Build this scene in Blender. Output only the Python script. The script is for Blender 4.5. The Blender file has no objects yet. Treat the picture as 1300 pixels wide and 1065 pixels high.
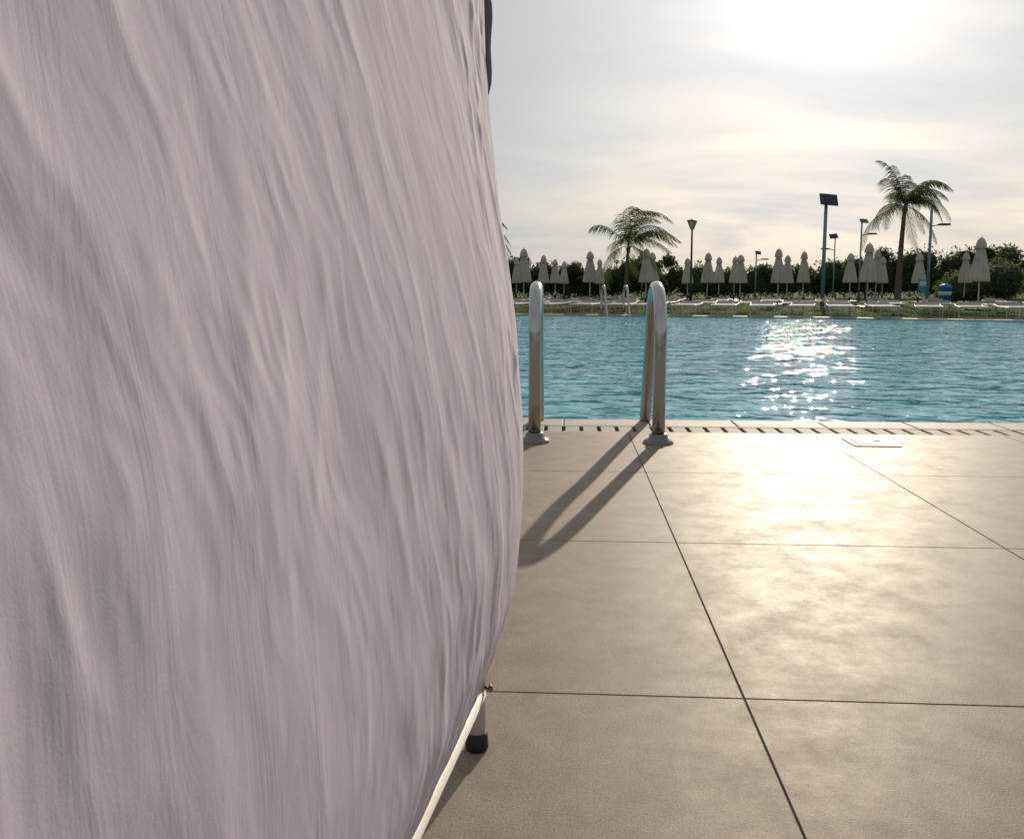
import bpy, math, random
import numpy as np
from mathutils import Vector, Matrix
random.seed(3)
rng = np.random.default_rng(7)
S = bpy.context.scene
COL = S.collection
SUN_AZ = math.radians(16.0)
SUN_EL = math.radians(20.0)
SUND = Vector((math.sin(SUN_AZ)*math.cos(SUN_EL), math.cos(SUN_AZ)*math.cos(SUN_EL), math.sin(SUN_EL)))

# ---------------------------------------------------------------- helpers
def link(o, parent=None):
    COL.objects.link(o)
    if parent: o.parent = parent
    return o
def empty(name, loc=(0,0,0), rot=0):
    e = bpy.data.objects.new(name, None); e.location = loc; e.rotation_euler = (0,0,rot)
    e.empty_display_size = .2
    return link(e)
def mesh_obj(name, verts, faces, mats, smooth=False, parent=None, fm=None):
    me = bpy.data.meshes.new(name)
    me.from_pydata([tuple(v) for v in verts], [], faces)
    for m in (mats if isinstance(mats, (list, tuple)) else [mats]): me.materials.append(m)
    if fm is not None: me.polygons.foreach_set("material_index", fm)
    if smooth: me.polygons.foreach_set("use_smooth", [True]*len(me.polygons))
    me.update()
    return link(bpy.data.objects.new(name, me), parent)
class MB:
    def __init__(s): s.v=[]; s.f=[]; s.m=[]
    def add(s, v, f, m=0):
        b=len(s.v); s.v+= [tuple(p) for p in v]; s.f += [tuple(i+b for i in q) for q in f]; s.m += [m]*len(f)
    def box(s, x0,x1,y0,y1,z0,z1, m=0, bev=0.0):
        if bev<=0:
            v=[(x0,y0,z0),(x1,y0,z0),(x1,y1,z0),(x0,y1,z0),(x0,y0,z1),(x1,y0,z1),(x1,y1,z1),(x0,y1,z1)]
            f=[(3,2,1,0),(4,5,6,7),(0,1,5,4),(1,2,6,5),(2,3,7,6),(3,0,4,7)]
        else:
            b=bev
            v=[(x0,y0,z0),(x1,y0,z0),(x1,y1,z0),(x0,y1,z0),(x0,y0,z1-b),(x1,y0,z1-b),(x1,y1,z1-b),(x0,y1,z1-b),
               (x0+b,y0+b,z1),(x1-b,y0+b,z1),(x1-b,y1-b,z1),(x0+b,y1-b,z1)]
            f=[(3,2,1,0),(0,1,5,4),(1,2,6,5),(2,3,7,6),(3,0,4,7),(4,5,9,8),(5,6,10,9),(6,7,11,10),(7,4,8,11),(8,9,10,11)]
        s.add(v,f,m)
    def tube(s, pts, r, seg=12, m=0, cap=True):
        pts=[Vector(p) for p in pts]; n=len(pts)
        rs = r if isinstance(r,(list,tuple)) else [r]*n
        t0=(pts[1]-pts[0]).normalized()
        up=Vector((1,0,0)) if abs(t0.x)<.9 else Vector((0,1,0))
        a=t0.cross(up).normalized(); V=[];F=[]
        for i in range(n):
            t=((pts[min(i+1,n-1)]-pts[max(i-1,0)])).normalized()
            a=(a-t*a.dot(t)).normalized(); b=t.cross(a)
            for k in range(seg):
                th=2*math.pi*k/seg
                V.append(pts[i]+(a*math.cos(th)+b*math.sin(th))*rs[i])
        for i in range(n-1):
            for k in range(seg):
                k2=(k+1)%seg
                F.append((i*seg+k,i*seg+k2,(i+1)*seg+k2,(i+1)*seg+k))
        if cap:
            F.append(tuple(range(seg-1,-1,-1))); F.append(tuple((n-1)*seg+k for k in range(seg)))
        s.add(V,F,m)
    def lathe(s, prof, c=(0,0), seg=24, m=0, pleat=0, pn=8):
        V=[];F=[]
        for (r,z) in prof:
            for k in range(seg):
                th=2*math.pi*k/seg
                rr=r*(1+pleat*math.cos(pn*th)) if r>.03 else r
                V.append((c[0]+rr*math.cos(th),c[1]+rr*math.sin(th),z))
        n=len(prof)
        for i in range(n-1):
            for k in range(seg):
                k2=(k+1)%seg
                F.append((i*seg+k,i*seg+k2,(i+1)*seg+k2,(i+1)*seg+k))
        s.add(V,F,m)
    def obj(s,name,mats,smooth=False,parent=None):
        return mesh_obj(name,s.v,s.f,mats,smooth,parent,s.m)

# ---------------------------------------------------------------- materials
def mat(name):
    m=bpy.data.materials.new(name); m.use_nodes=True
    nt=m.node_tree; b=nt.nodes["Principled BSDF"]
    return m,nt,b
def N(nt,t,**k):
    n=nt.nodes.new(t)
    for a,v in k.items(): setattr(n,a,v)
    return n
def noise(nt,vec,scale,detail=4,rough=.55,dist=0):
    n=N(nt,"ShaderNodeTexNoise"); n.inputs["Scale"].default_value=scale
    n.inputs["Detail"].default_value=detail; n.inputs["Roughness"].default_value=rough
    n.inputs["Distortion"].default_value=dist
    nt.links.new(vec,n.inputs["Vector"]); return n.outputs["Fac"]
def ramp(nt,fac,stops):
    r=N(nt,"ShaderNodeValToRGB"); nt.links.new(fac,r.inputs[0])
    e=r.color_ramp.elements
    while len(e)<len(stops): e.new(.5)
    for i,(p,c) in enumerate(stops):
        e[i].position=p; e[i].color=(*c,1) if len(c)==3 else c
    return r.outputs[0]
def g(v): return (v,v,v)
def math_(nt,op,a,b=None,clamp=False):
    n=N(nt,"ShaderNodeMath",operation=op,use_clamp=clamp)
    for i,x in enumerate((a,b)):
        if x is None: continue
        if isinstance(x,(int,float)): n.inputs[i].default_value=x
        else: nt.links.new(x,n.inputs[i])
    return n.outputs[0]
def mixc(nt,f,a,b,mode='MIX'):
    n=N(nt,"ShaderNodeMix",data_type='RGBA',blend_type=mode)
    for i,x in ((0,f),(6,a),(7,b)):
        if isinstance(x,(int,float)): n.inputs[i].default_value=x
        elif isinstance(x,tuple): n.inputs[i].default_value=(*x,1) if len(x)==3 else x
        else: nt.links.new(x,n.inputs[i])
    return n.outputs[2]
def bump(nt,h,strength,dist,nrm=None):
    b=N(nt,"ShaderNodeBump"); b.inputs["Strength"].default_value=strength; b.inputs["Distance"].default_value=dist
    nt.links.new(h,b.inputs["Height"])
    if nrm is not None: nt.links.new(nrm,b.inputs["Normal"])
    return b.outputs[0]
def coord(nt,kind="Object",scale=None,rot=None):
    t=N(nt,"ShaderNodeTexCoord").outputs[kind]
    if scale or rot:
        mp=N(nt,"ShaderNodeMapping")
        if scale: mp.inputs["Scale"].default_value=scale
        if rot: mp.inputs["Rotation"].default_value=rot
        nt.links.new(t,mp.inputs[0]); t=mp.outputs[0]
    return t
def simple(name,col,rough=.5,metal=0,var=.15,nscale=8,bs=0,bscale=40):
    m,nt,b=mat(name); c=coord(nt)
    f=noise(nt,c,nscale,3)
    lo=tuple(x*(1-var) for x in col); hi=tuple(min(1,x*(1+var)) for x in col)
    nt.links.new(ramp(nt,f,[(.3,lo),(.7,hi)]),b.inputs["Base Color"])
    b.inputs["Roughness"].default_value=rough; b.inputs["Metallic"].default_value=metal
    if bs: nt.links.new(bump(nt,noise(nt,c,bscale,2),bs,.01),b.inputs["Normal"])
    return m

# paving
M_PAVE,nt,b=mat("stone_paving_mat"); c=coord(nt)
isl=N(nt,"ShaderNodeNewGeometry").outputs["Random Per Island"]
big=noise(nt,c,1.3,3,.6,.3); med=noise(nt,c,11,7,.74,.0); fine=noise(nt,c,260,2,.7)
col=ramp(nt,med,[(.30,(.218,.178,.136)),(.5,(.266,.220,.170)),(.72,(.316,.264,.206))])
col=mixc(nt,.45,col,ramp(nt,big,[(.3,g(.40)),(.7,g(.58))]),'OVERLAY')
col=mixc(nt,.65,col,ramp(nt,fine,[(.3,g(.25)),(.7,g(.75))]),'OVERLAY')
col=mixc(nt,1.0,col,ramp(nt,isl,[(0,g(.94)),(1,g(1.04))]),'MULTIPLY')
sc=noise(nt,coord(nt,"Object",(1.2,9,1),(0,0,.5)),2.2,5,.75,1.2)
col=mixc(nt,math_(nt,'MULTIPLY',ramp(nt,sc,[(.68,g(0)),(.76,g(1))]),.16),col,(.42,.38,.33))
nt.links.new(col,b.inputs["Base Color"])
st=noise(nt,c,6.5,9,.78,.0)
nt.links.new(ramp(nt,st,[(.34,g(.49)),(.50,g(.55)),(.66,g(.62))]),b.inputs["Roughness"])
b.inputs["Specular IOR Level"].default_value=.12
b.inputs["Specular Tint"].default_value=(1,.78,.46,1)
h=math_(nt,'ADD',math_(nt,'MULTIPLY',fine,.5),math_(nt,'MULTIPLY',med,.20))
nt.links.new(bump(nt,h,.4,.0018),b.inputs["Normal"])

M_GROUT=simple("grout",(.10,.085,.07),.9)
M_COPE=simple("coping_stone",(.33,.285,.24),.7,0,.12,5,.2,60)
M_GRATE=simple("grate_plastic",(.31,.26,.21),.75,0,.12,9,.1,80)
M_DARK=simple("drain_dark",(.012,.012,.013),.8)
M_LID=simple("skimmer_lid",(.66,.65,.63),.5,0,.08,20)

# steel
M_STEEL,nt,b=mat("stainless_steel"); c=coord(nt,"Object",(1,1,1))
b.inputs["Base Color"].default_value=(.50,.49,.48,1); b.inputs["Metallic"].default_value=1
nt.links.new(ramp(nt,noise(nt,c,30,3),[(.3,g(.10)),(.7,g(.22))]),b.inputs["Roughness"])
M_FLANGE,nt,b=mat("brushed_steel"); c=coord(nt)
b.inputs["Base Color"].default_value=(.22,.21,.20,1); b.inputs["Metallic"].default_value=1
nt.links.new(ramp(nt,noise(nt,c,40,3),[(.3,g(.2)),(.7,g(.34))]),b.inputs["Roughness"])

# water
M_WATER=bpy.data.materials.new("water_mat"); M_WATER.use_nodes=True; nt=M_WATER.node_tree; nt.nodes.clear()
out=N(nt,"ShaderNodeOutputMaterial")
c=coord(nt); c1=coord(nt,"Object",(1,1.2,1)); c2=coord(nt,"Object",(.8,1.15,1),(0,0,.5))
w1=noise(nt,c1,1.5,1,.5,.5); w2=noise(nt,c2,4.4,1,.5,.6); w3=noise(nt,c1,13,1,.5,.3)
hh=math_(nt,'ADD',math_(nt,'ADD',math_(nt,'MULTIPLY',w1,.055),math_(nt,'MULTIPLY',w2,.036)),math_(nt,'MULTIPLY',w3,.0055))
nrm=bump(nt,hh,1.0,1.0)
body=ramp(nt,w2,[(.34,(.018,.18,.29)),(.5,(.06,.38,.50)),(.66,(.17,.62,.70))])  # light and dark turquoise: caustics and refraction painted into the water colour
body=mixc(nt,.4,body,ramp(nt,w3,[(.35,(.018,.20,.31)),(.65,(.19,.64,.72))]))
dif=N(nt,"ShaderNodeBsdfDiffuse"); nt.links.new(body,dif.inputs[0]); nt.links.new(nrm,dif.inputs["Normal"])
gl=N(nt,"ShaderNodeBsdfGlossy"); gl.inputs["Roughness"].default_value=.012; gl.inputs[0].default_value=(.95,.97,1,1); nt.links.new(nrm,gl.inputs["Normal"])
fr=N(nt,"ShaderNodeFresnel"); fr.inputs[0].default_value=1.33; nt.links.new(nrm,fr.inputs["Normal"])
mx=N(nt,"ShaderNodeMixShader"); nt.links.new(math_(nt,'MULTIPLY',fr.outputs[0],.8),mx.inputs[0]); nt.links.new(dif.outputs[0],mx.inputs[1]); nt.links.new(gl.outputs[0],mx.inputs[2])
nt.links.new(mx.outputs[0],out.inputs[0])

# grass ground
M_GRASS,nt,b=mat("grass_mat"); c=coord(nt)
f1=noise(nt,c,.5,4); f2=noise(nt,c,18,3,.7)
col=ramp(nt,f2,[(.3,(.03,.06,.012)),(.55,(.065,.11,.022)),(.75,(.10,.14,.035))])
col=mixc(nt,ramp(nt,f1,[(.5,g(0)),(.7,g(.4))]),col,(.12,.105,.06))
nt.links.new(col,b.inputs["Base Color"]); b.inputs["Roughness"].default_value=1; b.inputs["Specular IOR Level"].default_value=.05
def leafmat(name,a,bb,cc,trans=.25):
    m,nt,b=mat(name); r=N(nt,"ShaderNodeNewGeometry").outputs["Random Per Island"]
    f=noise(nt,coord(nt),.9,2)
    r2=math_(nt,'MULTIPLY',math_(nt,'ADD',r,f),.5)
    nt.links.new(ramp(nt,r2,[(.2,a),(.5,bb),(.8,cc)]),b.inputs["Base Color"]); b.inputs["Roughness"].default_value=.7
    b.inputs["Specular IOR Level"].default_value=.2
    t=N(nt,"ShaderNodeBsdfTranslucent"); nt.links.new(ramp(nt,r2,[(.2,bb),(.8,cc)]),t.inputs[0])
    m2=N(nt,"ShaderNodeMixShader"); m2.inputs[0].default_value=trans
    nt.links.new(b.outputs[0],m2.inputs[1]); nt.links.new(t.outputs[0],m2.inputs[2])
    nt.links.new(m2.outputs[0],nt.nodes["Material Output"].inputs[0]); return m
M_LEAF=leafmat("hedge_leaf",(.03,.06,.02),(.07,.115,.04),(.14,.18,.07),.45)
M_BLADE=leafmat("grass_blade",(.03,.07,.012),(.07,.13,.02),(.12,.18,.04),.4)
M_PALM=leafmat("palm_leaf",(.04,.065,.02),(.08,.12,.035),(.13,.17,.055),.4)
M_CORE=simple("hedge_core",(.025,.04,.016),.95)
M_TRUNK=simple("palm_trunk_mat",(.13,.10,.075),.9,0,.4,14,.6,20)
M_CANVAS=simple("umbrella_canvas",(.50,.46,.42),.85,0,.10,3,.2,40)
M_POLE=simple("umbrella_pole",(.5,.5,.48),.4,.3)
M_WHITE=simple("white_metal",(.66,.645,.62),.45,0,.06,20,.05,200)
M_LNG=simple("lounger_white",(.55,.54,.52),.6,0,.1)
M_MESH=simple("lounger_mesh",(.34,.33,.32),.8,0,.15)
M_BLUEP=simple("blue_grey_paint",(.16,.27,.33),.4,.2)
M_DKMET=simple("dark_metal",(.03,.032,.035),.4,.5)
M_GLASS=simple("lamp_glass",(.55,.53,.48),.3)
M_SOLAR=simple("solar_cell",(.02,.025,.04),.25)
M_BIN=simple("bin_blue",(.02,.14,.42),.4)
M_SIGN=simple("sign_blue",(.04,.22,.40),.5)
M_RUB=simple("black_rubber",(.015,.014,.014),.6)
M_BOLT=simple("bolt_metal",(.20,.13,.09),.45,.8)
M_EDGE_SHADE=simple("shaded_edge_grey",(.15,.15,.18),.9,0,.1,20,.3,300)  # dark grey carries the shade of the upper cloth edge

# cloth
M_CLOTH,nt,b=mat("white_cotton"); c=coord(nt)
thin=noise(nt,coord(nt,"Object",(1,1,.20),(.06,-.0,0)),26,4,.62,.5)
wv1=noise(nt,coord(nt,"Object",(1,1,.8)),900,1,.6)
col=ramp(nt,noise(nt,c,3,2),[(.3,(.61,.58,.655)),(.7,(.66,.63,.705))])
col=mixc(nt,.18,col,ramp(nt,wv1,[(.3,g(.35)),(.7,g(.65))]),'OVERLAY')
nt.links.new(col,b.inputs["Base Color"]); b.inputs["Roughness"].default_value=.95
b.inputs["Specular IOR Level"].default_value=.1
n1=bump(nt,thin,.55,.0020)
nt.links.new(bump(nt,wv1,.12,.0004,n1),b.inputs["Normal"])

# ---------------------------------------------------------------- ground sheets
def sheet(name,poly,z,m,parent=None):
    return mesh_obj(name,[(x,y,z) for x,y in poly],[tuple(range(len(poly)))],m,parent=parent)
R=1500
sheet("ground",[(-R,-R),(R,-R),(R,R),(-R,R)],-.06,M_GRASS)

far=[(15.5,17.0),(13.5,19.0),(10.7,20.5),(5.8,22.5),(1.2,23.6),(-1.5,24.2),(-8,25.2),(-14,25.6),(-18,24),(-20,20)]
near=[(-20,5.13),(17,5.13),(17.5,9),(17,14)]
pool=near+far
sheet("water",pool,-.035,M_WATER)
ring=[near[1],near[2],near[3]]+far+[near[0]]
mb=MB(); W=.45
nr=[]
for i,p in enumerate(ring):
    a=Vector(ring[max(i-1,0)]); q=Vector(ring[min(i+1,len(ring)-1)]); t=(q-a).normalized()
    nr.append(Vector((t.y,-t.x)))
for i in range(len(ring)-1):
    a=Vector(ring[i]); q=Vector(ring[i+1]); L=(q-a).length; k=max(1,int(L/.5))
    for j in range(k):
        t0=j/k; t1=(j+1)/k-.012/ (L/k) /k
        P0=a.lerp(q,t0); P1=a.lerp(q,t1); n0=nr[i].lerp(nr[i+1],t0); n1=nr[i].lerp(nr[i+1],t1)
        O0=P0+n0*W; O1=P1+n1*W
        v=[(*P0,-.1),(*P1,-.1),(*O1,-.1),(*O0,-.1),(*P0,0),(*P1,0),(*O1,0),(*O0,0)]
        mb.add(v,[(0,1,2,3),(7,6,5,4),(0,4,5,1),(1,5,6,2),(2,6,7,3),(3,7,4,0)])
x=-20
while x<17:
    mb.box(x+.002,x+.498,4.885,5.13,-.1,-.001,0,.006); x+=.5
mb.obj("pool_coping",M_COPE)
mb=MB(); x=-20
mb.box(-20,17,4.66,4.885,-.058,-.045,1)
x=-20
while x<17:
    mb.box(x+.010,x+.090,4.695,4.862,-.03,-.002,0,.003); x+=.1
mb.box(-20,17,4.672,4.6945,-.04,-.001,0); mb.box(-20,17,4.8625,4.882,-.04,-.001,0)
mb.obj("overflow_grate",[M_GRATE,M_DARK])
mb=MB()
GX,GY=1.0,1.02; gap=.0019
xs=[.356+GX*k for k in range(-12,14)]; ys=[4.67-GY*k for k in range(0,12)]
for i in range(len(xs)-1):
    for j in range(len(ys)-1):
        mb.box(xs[i]+gap,xs[i+1]-gap,ys[j+1]+gap,ys[j]-gap,-.03,0,0,.0010)
pav=mb.obj("stone_paving",M_PAVE)
sheet("grout_bed",[(xs[0],ys[-1]),(xs[-1],ys[-1]),(xs[-1],4.67),(xs[0],4.67)],-.003,M_GROUT)
sk=empty("skimmer_lid",(1.575,4.42,0))
mb=MB(); mb.box(-.115,.115,-.11,.11,.0015,.006,0,.002); mb.obj("frame",M_LID,parent=sk)
mb=MB(); mb.box(-.089,.089,-.086,.086,.0062,.0064,1); mb.box(-.083,.083,-.080,.080,.0065,.010,0,.002); mb.obj("cover",[M_LID,M_DARK],parent=sk)
mb=MB(); mb.lathe([(.0,.0105),(.022,.0112),(.022,.0102)],(.03,0),12); mb.lathe([(.0,.0105),(.012,.0112),(.012,.0102)],(-.045,.03),12); mb.obj("finger_holes",M_DARK,parent=sk)

# ---------------------------------------------------------------- ladder
def ladder(loc,rot):
    root=empty("pool_ladder",loc,rot)
    for nm,x in (("rail_left",-.317),("rail_right",.317)):
        mb=MB(); pts=[(x,0,0),(x,0,.2),(x,0,.4),(x,0,.56)]
        R_=.232; cy=R_; cz=.56
        for k in range(1,24):
            a=math.pi*k/24
            pts.append((x,cy-R_*math.cos(a),cz+R_*math.sin(a)))
        pts+=[(x,.475,.52),(x,.56,.36),(x,.66,.14),(x,.75,-.05),(x,.80,-.2),(x,.82,-.5),(x,.82,-1.2)]
        mb.tube(pts,.033,24); mb.obj(nm,M_STEEL,True,root)
        mb=MB(); mb.lathe([(.078,0.001),(.078,.008),(.070,.016),(.050,.024),(.046,.045),(.040,.050),(.034,.051)],(x,0),32)
        mb.obj("flange_"+nm[5:],M_FLANGE,True,root)
    for i,z in enumerate((-.3,-.55,-.8)):
        mb=MB(); mb.box(-.29,.29,.76,.86,z-.015,z+.01,0,.004); mb.obj("tread_%d"%(i+1),M_STEEL,parent=root)
    return root
ladder((.169,4.35,0),0)
ladder((1.35,24.15,0),math.pi-math.radians(-10))

# ---------------------------------------------------------------- cloth cabana
tab=rng.random((4,256,256))
def vn(x,y,s=0):
    T=tab[s%4]; xi=np.floor(x).astype(int); yi=np.floor(y).astype(int); fx=x-xi; fy=y-yi
    fx=fx*fx*fx*(fx*(fx*6-15)+10); fy=fy*fy*fy*(fy*(fy*6-15)+10)
    a=T[xi%256,yi%256]; b_=T[(xi+1)%256,yi%256]; c_=T[xi%256,(yi+1)%256]; d=T[(xi+1)%256,(yi+1)%256]
    return (a*(1-fx)+b_*fx)*(1-fy)+(c_*(1-fx)+d*fx)*fy
def ridge(x,y,s,p=2.0):
    v=np.abs(2*vn(x,y,s)-1); return np.maximum(0.0,1-np.sqrt(v*v+.012))**p
cab=empty("fabric_cabana")
POST=np.array([-.147,1.40]); td=np.array([-.125,-.992]); nv_=np.array([.992,-.125])
nu,nv=900,520
t=np.linspace(0,1,nu); s_=2.3*t**1.2
zz=np.linspace(0,1,nv)
Sg,Tg=np.meshgrid(s_,zz,indexing='ij')
zl=.112+.085*np.exp(-Sg/.06)
Zg=zl+(2.05-zl)*Tg
bz=[.11,.14,.19,.23,.31,.38,.49,.58,.71,.79,.88,.97,1.11,1.27,1.5,2.1]
bv=[-.004,.006,.026,.048,.080,.100,.113,.112,.102,.089,.073,.057,.034,.016,.008,.0]
zf=np.linspace(.1,2.1,400); bf=np.interp(zf,bz,bv)
ker=np.hanning(17); ker/=ker.sum(); bf2=np.convolve(np.pad(bf,8,'edge'),ker,'valid')
B=np.interp(Zg,zf,bf2)
o=B*(1-np.exp(-Sg/.10))*np.clip((2.3-Sg)/.5,0,1)**.5
warp=.07*(vn(Sg*3+3,Zg*2.2+1,1)-.5)+.030*(vn(Sg*8+3,Zg*7+1,2)-.5)+.010*(vn(Sg*24+3,Zg*22+1,0)-.5)
k=.26*np.clip(Sg/.6,0.15,1)
q=Sg-k*Zg+warp
amp=.3+1.4*vn(Sg*2.2+9,Zg*2.4+5,3)
amp2=.2+1.6*vn(Sg*4+1,Zg*4+15,1)
wr =.0040*(vn(q*6,Zg*1.3+4,0)-.5)
wr+=.0021*(ridge(q*13+5,Zg*4.2,1,1.3)-.4)*amp
wr+=.0013*(ridge(q*29+9,Zg*9.0+7,2,1.25)-.4)*amp
wr+=.00050*(ridge(q*64+2,Zg*22+3,3,1.25)-.4)*amp2
wr+=.00018*(vn(q*150,Zg*45,0)-.5)
# criss-cross crumples at two opposing diagonals
qa=Sg*.92-.38*Zg+warp*.8; qb=Sg*.92+.34*Zg+warp*.6; L2=Sg*.4+Zg*.92
wr+=.0018*(ridge(qa*17+3,L2*5.5+2,3,1.4)-.35)*amp2
wr+=.0016*(ridge(qb*20+31,(Zg*.92-Sg*.4)*6+12,2,1.5)-.35)*np.clip(1.6*amp2-.7,0,1.6)
wr+=.0007*(ridge(qa*42+13,L2*15+22,1,1.3)-.35)*amp
wr+=.0014*(vn(Sg*22+5,Zg*13,2)-.5)*amp
gz=np.exp(-(Zg-.12)/.22)*np.exp(-Sg/.35)
fan=Sg/(.06+np.clip(Zg-.1,0,1)*.8+.10)
wr+=.010*gz*(ridge(fan*5+1,Zg*1.5,3,1.4)-.4)
wr*=np.clip(Sg/.05,.12,1)*np.clip((Zg-.115)/.05,.15,1)
low=np.clip((Zg-.125)/.07,0,1)
base=.018-(1-low)*.022*np.clip(Sg/.03,0,1)
o=np.nan_to_num(o+wr+base)
X=POST[0]+td[0]*Sg+nv_[0]*o; Y=POST[1]+td[1]*Sg+nv_[1]*o
na=10; WX=[];WY=[];WZ=[]
for i in range(na,0,-1):
    a=math.radians(150*i/na); d=-td*math.sin(a)+nv_*math.cos(a); rr=.0185+ .0008*np.sin(Zg[0]*40+i)
    WX.append(POST[0]+d[0]*rr); WY.append(POST[1]+d[1]*rr); WZ.append(Zg[0])
X=np.vstack([np.array(WX),X]);Y=np.vstack([np.array(WY),Y]);Z=np.vstack([np.array(WZ),Zg])
n0,n1=X.shape
V=np.stack([X.ravel(),Y.ravel(),Z.ravel()],1)
I=np.arange(n0*n1).reshape(n0,n1)
F=np.stack([I[:-1,:-1].ravel(),I[:-1,1:].ravel(),I[1:,1:].ravel(),I[1:,:-1].ravel()],1)
def fast_mesh(name,V,F,mats,smooth=True,parent=None,mi=None):
    me=bpy.data.meshes.new(name); me.vertices.add(len(V)); me.vertices.foreach_set("co",V.astype(np.float32).ravel())
    k=F.shape[1]; me.loops.add(F.size); me.loops.foreach_set("vertex_index",F.astype(np.int32).ravel())
    me.polygons.add(len(F)); me.polygons.foreach_set("loop_start",np.arange(0,F.size,k,dtype=np.int32))
    me.polygons.foreach_set("loop_total",np.full(len(F),k,dtype=np.int32))
    for m in (mats if isinstance(mats,(list,tuple)) else [mats]): me.materials.append(m)
    if mi is not None: me.polygons.foreach_set("material_index",mi.astype(np.int32))
    me.polygons.foreach_set("use_smooth",np.full(len(F),smooth))
    me.update(calc_edges=True); me.validate()
    return link(bpy.data.objects.new(name,me),parent)
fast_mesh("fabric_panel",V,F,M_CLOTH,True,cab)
def P3(s,z,off=0,inn=0): 
    p=POST+td*s+nv_*off; return (p[0],p[1],z)
Wd=1.6
def postat(nm,s,off):
    p=POST+td*s+nv_*off
    mb=MB(); mb.tube([(p[0],p[1],.022),(p[0],p[1],1.0),(p[0],p[1],2.06)],.0155,20); mb.obj(nm,M_WHITE,True,cab)
    mb=MB(); mb.lathe([(.0,.0),(.019,.0),(.0205,.004),(.0195,.026),(.0157,.031),(.0,.031)],(p[0],p[1]),20); mb.obj("foot_"+nm,M_RUB,True,cab)
postat("post_1",0,0); postat("post_2",2.3,0); postat("post_3",0,-Wd); postat("post_4",2.3,-Wd)
for nm,a,c_,rr in (("bottom_rail_1",P3(.0,.100,.004),P3(2.3,.100,.004),.0135),("bottom_rail_2",P3(0,.105,-Wd),P3(2.3,.105,-Wd),.0135),
               ("bottom_rail_3",P3(2.3,.145,0),P3(2.3,.145,-Wd),.0135),
               ("top_rail_1",P3(0,2.06),P3(2.3,2.06),.0135),("top_rail_2",P3(0,2.06,-Wd),P3(2.3,2.06,-Wd),.0135),
               ("top_rail_3",P3(0,2.03,0),P3(0,2.03,-Wd),.0135),("top_rail_4",P3(2.3,2.03,0),P3(2.3,2.03,-Wd),.0135)):
    mb=MB(); mb.tube([a,tuple((np.array(a)+np.array(c_))/2),c_],rr,16); mb.obj(nm,M_WHITE,True,cab)
# dark strip for the shaded upper cloth edge, shade put into its colour
mb=MB(); pts=[];rs=[]
for i in range(60):
    z=1.06+.97*i/59; pts.append((POST[0]+.010+.003*math.sin(z*23)+.002*math.sin(z*57),POST[1]+.016,z)); rs.append((.0165+.002*math.sin(z*31+1))*min(1,.3+i/6))
mb.tube(pts,rs,14); mb.obj("shaded_edge_strip",M_EDGE_SHADE,True,cab)
bp=POST+np.array([.0155,0]); mb=MB()
mb.tube([(bp[0],bp[1]-.004,.112),(bp[0]+.006,bp[1]-.004,.112)],.0035,10)
mb.tube([(bp[0]+.006,bp[1]-.004,.112),(bp[0]+.008,bp[1]-.004,.112),(bp[0]+.013,bp[1]-.004,.112)],[.0055,.0075,.004],12)
mb.obj("bolt",M_BOLT,True,cab)

# ---------------------------------------------------------------- umbrellas
def umb_meshes():
    mb=MB()
    prof=[(.285,.98),(.30,1.0),(.285,1.12),(.255,1.35),(.215,1.6),(.165,1.85),(.13,2.02),(.105,2.1),(.10,2.2)]
    mb.lathe(prof,seg=48,m=0,pleat=.16,pn=8)
    mb.lathe([(.27,.985),(.02,1.05)],seg=48,m=0,pleat=.16,pn=8)
    mb.lathe([(.165,2.12),(.172,2.14),(.160,2.25),(.125,2.38),(.075,2.46),(.02,2.49),(.018,2.53),(.0,2.535)],seg=32,m=0,pleat=.08,pn=8)
    mb.lathe([(.150,2.0),(.155,2.03),(.150,2.06)],seg=24,m=0)
    a=bpy.data.meshes.new("canopy"); a.from_pydata(mb.v,[],mb.f); a.materials.append(M_CANVAS)
    a.polygons.foreach_set("use_smooth",[True]*len(a.polygons))
    mb=MB(); mb.tube([(0,0,.05),(0,0,1.2),(0,0,2.45)],.026,10)
    p=bpy.data.meshes.new("pole"); p.from_pydata(mb.v,[],mb.f); p.materials.append(M_POLE)
    mb=MB(); mb.box(-.3,.3,-.3,.3,-.06,.045,0,.01); mb.tube([(0,0,.04),(0,0,.28)],.04,12)
    s=bpy.data.meshes.new("base"); s.from_pydata(mb.v,[],mb.f); s.materials.append(M_DKMET)
    return a,p,s
UM=umb_meshes()
ul=[(-1.85,39.1),(-3.06,54.9),(-1.15,47.2),(-.6,56.0),(-.03,57.1),(1.30,44.0),(2.18,52.8),(3.64,38.7),(4.62,45.3),(7.3,51.5),(7.1,43.3),
(9.5,53.6),(9.95,51.2),(9.4,46.7),(9.33,38.2),(11.9,46.8),(11.6,42.6),(14.9,45.9),(11.8,34.3),(14.8,41.9),(18.4,51),(17.6,43.9),(19.9,44.1),(14.3,30.6),
(19.5,31),(23.5,37),(26,45),(-5,40),(-8,47),(-10,38)]
for i,(x,y) in enumerate(ul):
    r=empty("closed_umbrella",(x,y,-.03),random.uniform(0,6.28))
    sc=random.uniform(.97,1.03); r.scale=(sc*random.uniform(.88,1.12),sc*random.uniform(.88,1.12),sc)
    r.rotation_euler[0]=random.uniform(-.02,.02); r.rotation_euler[1]=random.uniform(-.02,.02)
    for m,nm in zip(UM,("canopy","pole","base")): link(bpy.data.objects.new(nm,m),r)

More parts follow.
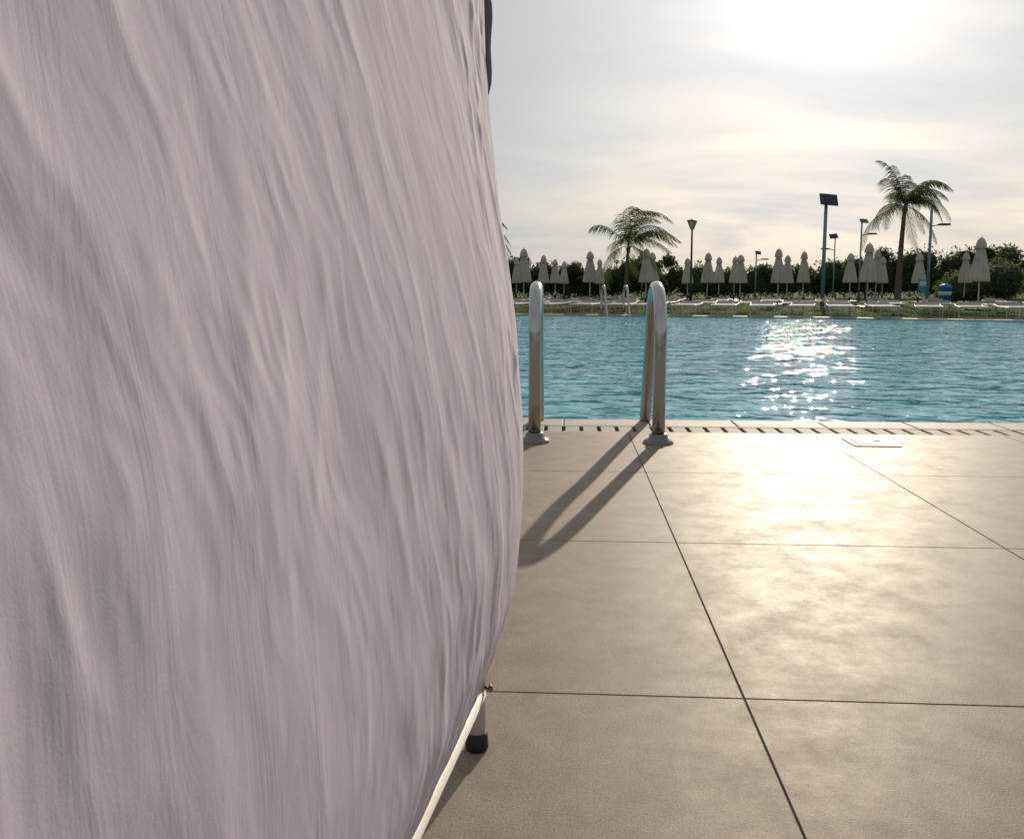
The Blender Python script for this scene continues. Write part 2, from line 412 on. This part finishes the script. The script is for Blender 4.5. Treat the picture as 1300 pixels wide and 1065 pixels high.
# ---------------------------------------------------------------- loungers
mb=MB()
for sx in (-.31,.31):
    mb.tube([(sx,-.95,.33),(sx,.35,.33),(sx,.95,.36)],.018,8,0)
    for y in (-.75,.70): mb.tube([(sx,y,0),(sx,y,.33)],.016,8,0)
for y in (-.95,-.75,.35,.70): mb.tube([(-.31,y,.33),(.31,y,.33)],.015,8,0)
for y in (-.75,.70): mb.tube([(-.31,y,.06),(.31,y,.06)],.010,6,0)
n=12
for k in range(n):
    y0=-.93+1.26*k/n; mb.box(-.29,.29,y0,y0+.095,.338,.350,1)
for k in range(6):
    y0=.36+k*.1; z0=.34+.12*(k*.1); mb.box(-.29,.29,y0,y0+.09,z0+.002,z0+.016,1)
lm=bpy.data.meshes.new("sun_lounger"); lm.from_pydata(mb.v,[],mb.f); lm.materials.append(M_LNG); lm.materials.append(M_MESH); lm.polygons.foreach_set("material_index",mb.m)
dirn=Vector((.962,-.275)); nrm2=Vector((.275,.962)); ang=math.atan2(-.275,.962)
for row,(off,sp,x0,n) in enumerate(((1.75,1.02,-6.5,23),(5.2,1.35,-6,20),(9.5,1.8,-6,16))):
    for i in range(n):
        p=Vector((-1.5,24.2))+dirn*(x0+i*sp+random.uniform(-.08,.08))+nrm2*(off+random.uniform(-.15,.15))
        if i*sp+x0>13 and row==0: p=p+Vector((0,-.9))
        o_=link(bpy.data.objects.new("sun_lounger",lm)); o_.location=(p.x,p.y,-.06); o_.rotation_euler[2]=ang+random.uniform(-.08,.08)

# ---------------------------------------------------------------- palms
def palm(loc,h,nf,L,wind,lean,seed,rt=.16):
    rd=random.Random(seed)
    root=empty("palm_tree",loc)
    mb=MB(); pts=[];rs=[]
    n=26
    for i in range(n+1):
        f=i/n; pts.append((lean*f*f,0,h*f)); rs.append(rt*(1.35-.7*f)*(1+.07*(i%2)))
    mb.tube(pts,rs,14); 
    for i in range(8):
        a=rd.uniform(0,6.28); z=h-rd.uniform(.0,.3)
        mb.tube([(lean*.95+.05*math.cos(a),.05*math.sin(a),z-.1),(lean+.13*math.cos(a),.13*math.sin(a),z+.08)],[.035,.015],5)
    mb.obj("trunk",M_TRUNK,True,root)
    mb=MB(); top=Vector((lean,0,h))
    for fi in range(nf):
        a=2*math.pi*fi/nf*2.4+rd.uniform(-.3,.3); el=rd.uniform(.25,1.35) if fi>nf*.2 else rd.uniform(-.4,.3)
        d=Vector((math.cos(a)*math.cos(el),math.sin(a)*math.cos(el),math.sin(el)))
        p=top.copy(); l=L*rd.uniform(.75,1.1); ns=26; st=l/ns; P=[p.copy()]
        g_=rd.uniform(1.3,2.3)
        for k in range(ns):
            f=(k+1)/ns
            d=(d+Vector((wind*.10*f,0,-g_*.085*(f+.15)))).normalized(); p=p+d*st; P.append(p.copy())
        mb.tube(P,[.016*(1-.85*k/ns) for k in range(ns+1)],4)
        for k in range(4,ns+1):
            f=k/ns; t=(P[k]-P[k-1]).normalized(); side=t.cross(Vector((0,0,1)))
            if side.length<.05: side=Vector((0,1,0))
            side.normalize(); ll=L*.22*math.sin(math.pi*(.12+.84*f))**.7*rd.uniform(.8,1.15)
            for sg in (-1,1):
              for hf in (0,.5):
                b0=P[k]-t*st*hf
                dd=(side*sg*.7+t*.55+Vector((wind*.15,0,-.5+rd.uniform(-.15,.2)))).normalized()
                m1=b0+dd*ll*.55; e=b0+dd*ll+Vector((0,0,-.30*ll)); w=t*.012
                mb.add([b0-w,b0+w,m1+w*1.1,m1-w*1.1],[(0,1,2,3)]); mb.add([m1-w*1.1,m1+w*1.1,e],[(0,1,2)])
    mb.obj("crown",M_PALM,False,root)
palm((14.75,39,-.06),4.3,24,2.6,.6,.12,5,.11)
palm((2.85,40.2,-.06),2.7,18,2.9,1.2,.1,8,.085)
palm((-3.9,35.8,-.06),2.9,18,2.1,.8,.0,11,.11)

# ---------------------------------------------------------------- hedge
def leafmass(name,cl,per,size,mats):
    cl=np.array(cl); n=len(cl)*per
    idx=np.repeat(np.arange(len(cl)),per)
    d=rng.normal(size=(n,3)); d/=np.linalg.norm(d,axis=1)[:,None]
    rad=rng.uniform(.68,1.15,n)
    ph=np.sin(d[:,0]*7+idx)*np.cos(d[:,2]*6+idx*2)*.14
    c=cl[idx,:3]+d*cl[idx,3:6]*(rad+ph)[:,None]
    c[:,2]=np.maximum(c[:,2],-.02)
    a=rng.normal(size=(n,3)); a/=np.linalg.norm(a,axis=1)[:,None]
    b=np.cross(a,rng.normal(size=(n,3))); b/=np.linalg.norm(b,axis=1)[:,None]
    s=size*rng.uniform(.5,1.4,n)[:,None]
    V=np.stack([c-a*s,c+b*s*.4,c+a*s,c-b*s*.4],1).reshape(-1,3)
    F=np.arange(n*4).reshape(n,4)
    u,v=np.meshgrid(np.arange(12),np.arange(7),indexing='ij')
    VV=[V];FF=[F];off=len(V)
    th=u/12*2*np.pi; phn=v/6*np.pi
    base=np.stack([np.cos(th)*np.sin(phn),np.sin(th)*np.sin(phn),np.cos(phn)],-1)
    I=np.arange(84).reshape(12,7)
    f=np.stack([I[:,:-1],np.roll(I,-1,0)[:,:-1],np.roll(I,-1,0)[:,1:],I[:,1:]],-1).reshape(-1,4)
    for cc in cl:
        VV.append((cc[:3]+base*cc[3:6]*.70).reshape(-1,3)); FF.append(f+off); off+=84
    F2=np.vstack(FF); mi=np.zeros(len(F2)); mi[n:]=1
    return fast_mesh(name,np.vstack(VV),F2,mats,False,None,mi)
hx=[-30,-10,-3.6,-1,1.5,3,8,10,13.5,17,22,26,29,33,50]; hv=[3.2,2.9,2.7,2.3,1.9,2.5,2.6,2.1,2.0,2.6,3.0,2.9,3.4,3.6,3.6]
cl=[]
x=-30
while x<50:
    H=np.interp(x,hx,hv)*random.uniform(.72,1.14); r=random.uniform(.45,1.1)
    cl.append((x,60+random.uniform(-.8,.8)-.02*x,H-r*.9,r*1.1,r,r*.9))
    cl.append((x+.3,59.6+random.uniform(-.5,.5),H*.42,r*1.1,r*.9,H*.42))
    x+=random.uniform(.45,.8)
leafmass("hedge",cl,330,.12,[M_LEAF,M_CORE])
cl=[]
for i in range(34):
    x=random.uniform(21.5,36); y=49+random.uniform(-1.5,1.5); H=np.interp(x,[21.5,24,28,36],[1.4,2.4,2.9,3.1])*random.uniform(.75,1.08); r=random.uniform(.55,1.0)
    cl.append((x,y,H-r,r*1.1,r,r)); cl.append((x,y,H*.4,r*1.1,r,H*.4))
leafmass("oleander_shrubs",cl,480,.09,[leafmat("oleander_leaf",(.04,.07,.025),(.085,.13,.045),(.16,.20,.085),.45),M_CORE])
def tree(loc,H,R_,seed):
    rd=random.Random(seed); root=empty("small_tree",loc)
    mb=MB()
    mb.tube([(0,0,0),(.05,0,H*.3),(.0,.05,H*.6)],[.09,.07,.04],8)
    cl=[]
    for i in range(9):
        a=rd.uniform(0,6.28); rr=rd.uniform(.2,.75)*R_; z=H*rd.uniform(.45,.85)
        p=(rr*math.cos(a),rr*math.sin(a),z); mb.tube([(0,0,H*.35),p],[.04,.015],5); r=R_*rd.uniform(.3,.5)
        cl.append((*p,r,r,r*.8))
    mb.obj("trunk",M_TRUNK,True,root)
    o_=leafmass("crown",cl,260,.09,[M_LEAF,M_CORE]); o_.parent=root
tree((-3.3,58,-.06),3.0,1.2,1); tree((.3,59,-.06),2.6,1.2,4); tree((19.5,57,-.06),3.0,1.4,2); tree((31,55,-.06),3.4,1.6,3); tree((5.5,58.5,-.06),2.7,1.3,5)

n=60000
gx=rng.uniform(-8,26,n); gy=rng.uniform(0,1,n)
fx=[p[0] for p in far][::-1]; fy=[p[1] for p in far][::-1]
edge=np.interp(gx,fx,fy)+.55
edge=np.where(gx>15.5,17-(gx-15.5)*2,edge)
Yb=edge+gy**1.6*24
hgt=rng.uniform(.03,.075,n); an=rng.uniform(0,np.pi,n); wd=.008+.0*an
a=np.stack([np.cos(an)*wd,np.sin(an)*wd,0*an],1); c0=np.stack([gx,Yb,np.full(n,-.06)],1)
tip=c0+np.stack([rng.normal(0,.02,n),rng.normal(0,.02,n),hgt],1)
fast_mesh("grass",np.stack([c0-a,c0+a,tip],1).reshape(-1,3),np.arange(n*3).reshape(n,3),M_BLADE,False)

# ---------------------------------------------------------------- lamps etc
def lantern(loc,H):
    r=empty("street_lamp",loc)
    mb=MB(); mb.tube([(0,0,0),(0,0,.6),(0,0,H-.45)],[.07,.05,.04],12); mb.obj("pole",M_DKMET,True,r)
    mb=MB(); mb.lathe([(.05,H-.45),(.09,H-.42),(.22,H-.08),(.22,H-.06)],seg=8); mb.obj("glass",M_GLASS,False,r)
    mb=MB(); mb.lathe([(.0,H+.02),(.10,H),(.25,H-.05),(.25,H-.075),(.0,H-.07)],seg=16)
    for k in range(4):
        a=k*math.pi/2+.4; mb.tube([(.06*math.cos(a),.06*math.sin(a),H-.45),(.235*math.cos(a),.235*math.sin(a),H-.06)],.014,5)
    mb.obj("cap",M_DKMET,False,r)
def armlamp(name,loc,H,pr,side,head,panel,rot=0,mt=M_BLUEP):
    r=empty(name,loc,rot)
    mb=MB(); mb.tube([(0,0,0),(0,0,H*.5),(0,0,H)],[pr,pr*.9,pr*.8],12); mb.obj("pole",mt,True,r)
    if head:
        z=head; mb=MB(); mb.tube([(0,0,z-.05),(side*.3,0,z+.03),(side*.5,0,z+.03)],.022,8)
        mb.box(min(side*.32,side*.75),max(side*.32,side*.75),-.12,.12,z,z+.08,0,.02); mb.obj("lamp_head",M_DKMET,False,r)
    if panel:
        w,hh,tl=panel; mb=MB(); mb.box(-w/2,w/2,-hh/2,hh/2,-.02,.02,0); p=mb.obj("solar_panel",[M_SOLAR],False,r)
        p.location=(0.1*side,0,H+.05); p.rotation_euler=(tl,.1*side,0)
lantern((5.58,38.4,-.06),3.75)
armlamp("solar_street_lamp",(10.8,36.7,-.06),4.35,.085,1,0,(.72,.62,math.radians(50)))
armlamp("solar_street_lamp",(15.2,37.0,-.06),4.1,.065,1,3.35,None)
armlamp("solar_street_lamp",(15.4,46,-.06),4.15,.05,1,3.5,(.4,.35,.6),0)
armlamp("solar_street_lamp",(15.3,50,-.06),3.6,.04,-1,2.9,(.45,.35,.8),0)
armlamp("solar_street_lamp",(12.2,55.8,-.06),2.9,.05,1,2.5,(.35,.3,.7))
armlamp("solar_street_lamp",(5.0,56,-.06),2.6,.04,-1,2.3,(.35,.3,.7))
r=empty("recycling_bin",(19.5,45.3,-.06))
mb=MB(); mb.lathe([(.0,.0),(.24,.0),(.27,.05),(.30,.70),(.31,.72),(.31,.76)],seg=20,m=0); mb.lathe([(.292,.38),(.302,.39),(.307,.55),(.297,.56)],seg=20,m=1)
mb.obj("body",[M_BIN,M_WHITE],True,r)
mb=MB(); mb.lathe([(.315,.76),(.32,.80),(.22,.92),(.0,.96)],seg=20); mb.obj("lid",M_BIN,True,r)
r=empty("info_sign",(16.7,41.1,-.06))
mb=MB(); mb.tube([(0,.02,0),(0,.02,1.2)],.03,8); mb.box(-.26,.26,-.03,.0,.55,1.15,1,.008); mb.box(-.2,.2,-.036,-.0305,.85,1.08,0); mb.obj("board",[M_WHITE,M_SIGN],False,r)

# ---------------------------------------------------------------- sky / sun
wd_=bpy.data.worlds.new("World"); S.world=wd_; wd_.use_nodes=True; nt=wd_.node_tree
bg=nt.nodes["Background"]
sky=N(nt,"ShaderNodeTexSky"); sky.sky_type='NISHITA'; sky.sun_disc=False; sky.sun_elevation=SUN_EL; sky.sun_rotation=SUN_AZ
sky.dust_density=1.0; sky.air_density=1.0
tc=N(nt,"ShaderNodeTexCoord").outputs["Generated"]
nz=N(nt,"ShaderNodeVectorMath",operation='NORMALIZE'); nt.links.new(tc,nz.inputs[0]); D=nz.outputs[0]
sp=N(nt,"ShaderNodeSeparateXYZ"); nt.links.new(D,sp.inputs[0])
zc=math_(nt,'ADD',math_(nt,'MAXIMUM',sp.outputs[2],0.0),.22)
cb=N(nt,"ShaderNodeCombineXYZ"); nt.links.new(math_(nt,'DIVIDE',sp.outputs[0],zc),cb.inputs[0]); nt.links.new(math_(nt,'DIVIDE',sp.outputs[1],zc),cb.inputs[1])
mp=N(nt,"ShaderNodeMapping"); mp.inputs["Rotation"].default_value=(0,0,.35); mp.inputs["Scale"].default_value=(.7,1.3,1); nt.links.new(cb.outputs[0],mp.inputs[0])
cf=noise(nt,mp.outputs[0],1.4,7,.52,.4)
dt=N(nt,"ShaderNodeVectorMath",operation='DOT_PRODUCT'); nt.links.new(D,dt.inputs[0]); dt.inputs[1].default_value=tuple(SUND)
dd=math_(nt,'MAXIMUM',dt.outputs["Value"],0.0)
g1=math_(nt,'POWER',dd,4); g2=math_(nt,'POWER',dd,30); g3=math_(nt,'POWER',dd,250)
lum=math_(nt,'ADD',math_(nt,'ADD',math_(nt,'MULTIPLY',g1,.24),math_(nt,'MULTIPLY',g2,.24)),math_(nt,'ADD',math_(nt,'MULTIPLY',g3,.6),.38))
cc=N(nt,"ShaderNodeVectorMath",operation='SCALE'); cc.inputs[0].default_value=(.975,.985,1.03); nt.links.new(lum,cc.inputs[3])
sk_=N(nt,"ShaderNodeVectorMath",operation='SCALE'); nt.links.new(sky.outputs[0],sk_.inputs[0]); sk_.inputs[3].default_value=.06
fac=ramp(nt,cf,[(.30,g(.56)),(.65,g(.97))])
hz=math_(nt,'POWER',math_(nt,'SUBTRACT',1.0,math_(nt,'MAXIMUM',sp.outputs[2],0.0)),5)
fac2=math_(nt,'MAXIMUM',fac,math_(nt,'MULTIPLY',hz,.99))
fin=mixc(nt,fac2,sk_.outputs[0],cc.outputs[0])
nt.links.new(fin,bg.inputs[0]); bg.inputs[1].default_value=1.0

L=bpy.data.lights.new("sun","SUN"); L.energy=3.9; L.angle=math.radians(.5); L.color=(1,.86,.69)
so=link(bpy.data.objects.new("sun",L)); so.rotation_euler=SUND.to_track_quat('Z','Y').to_euler(); so.location=(5,20,12)

# ---------------------------------------------------------------- camera
cam=bpy.data.cameras.new("camera"); co=link(bpy.data.objects.new("camera",cam)); S.camera=co
cam.sensor_width=36; cam.lens=30.0; cam.shift_y=-45/1300
cam.clip_start=.02; cam.clip_end=4000
co.location=(0,0,.8); co.rotation_euler=(math.radians(90-6.56),0,math.radians(3.49))
S.view_settings.view_transform='Standard'; S.view_settings.look='None'; S.view_settings.exposure=0
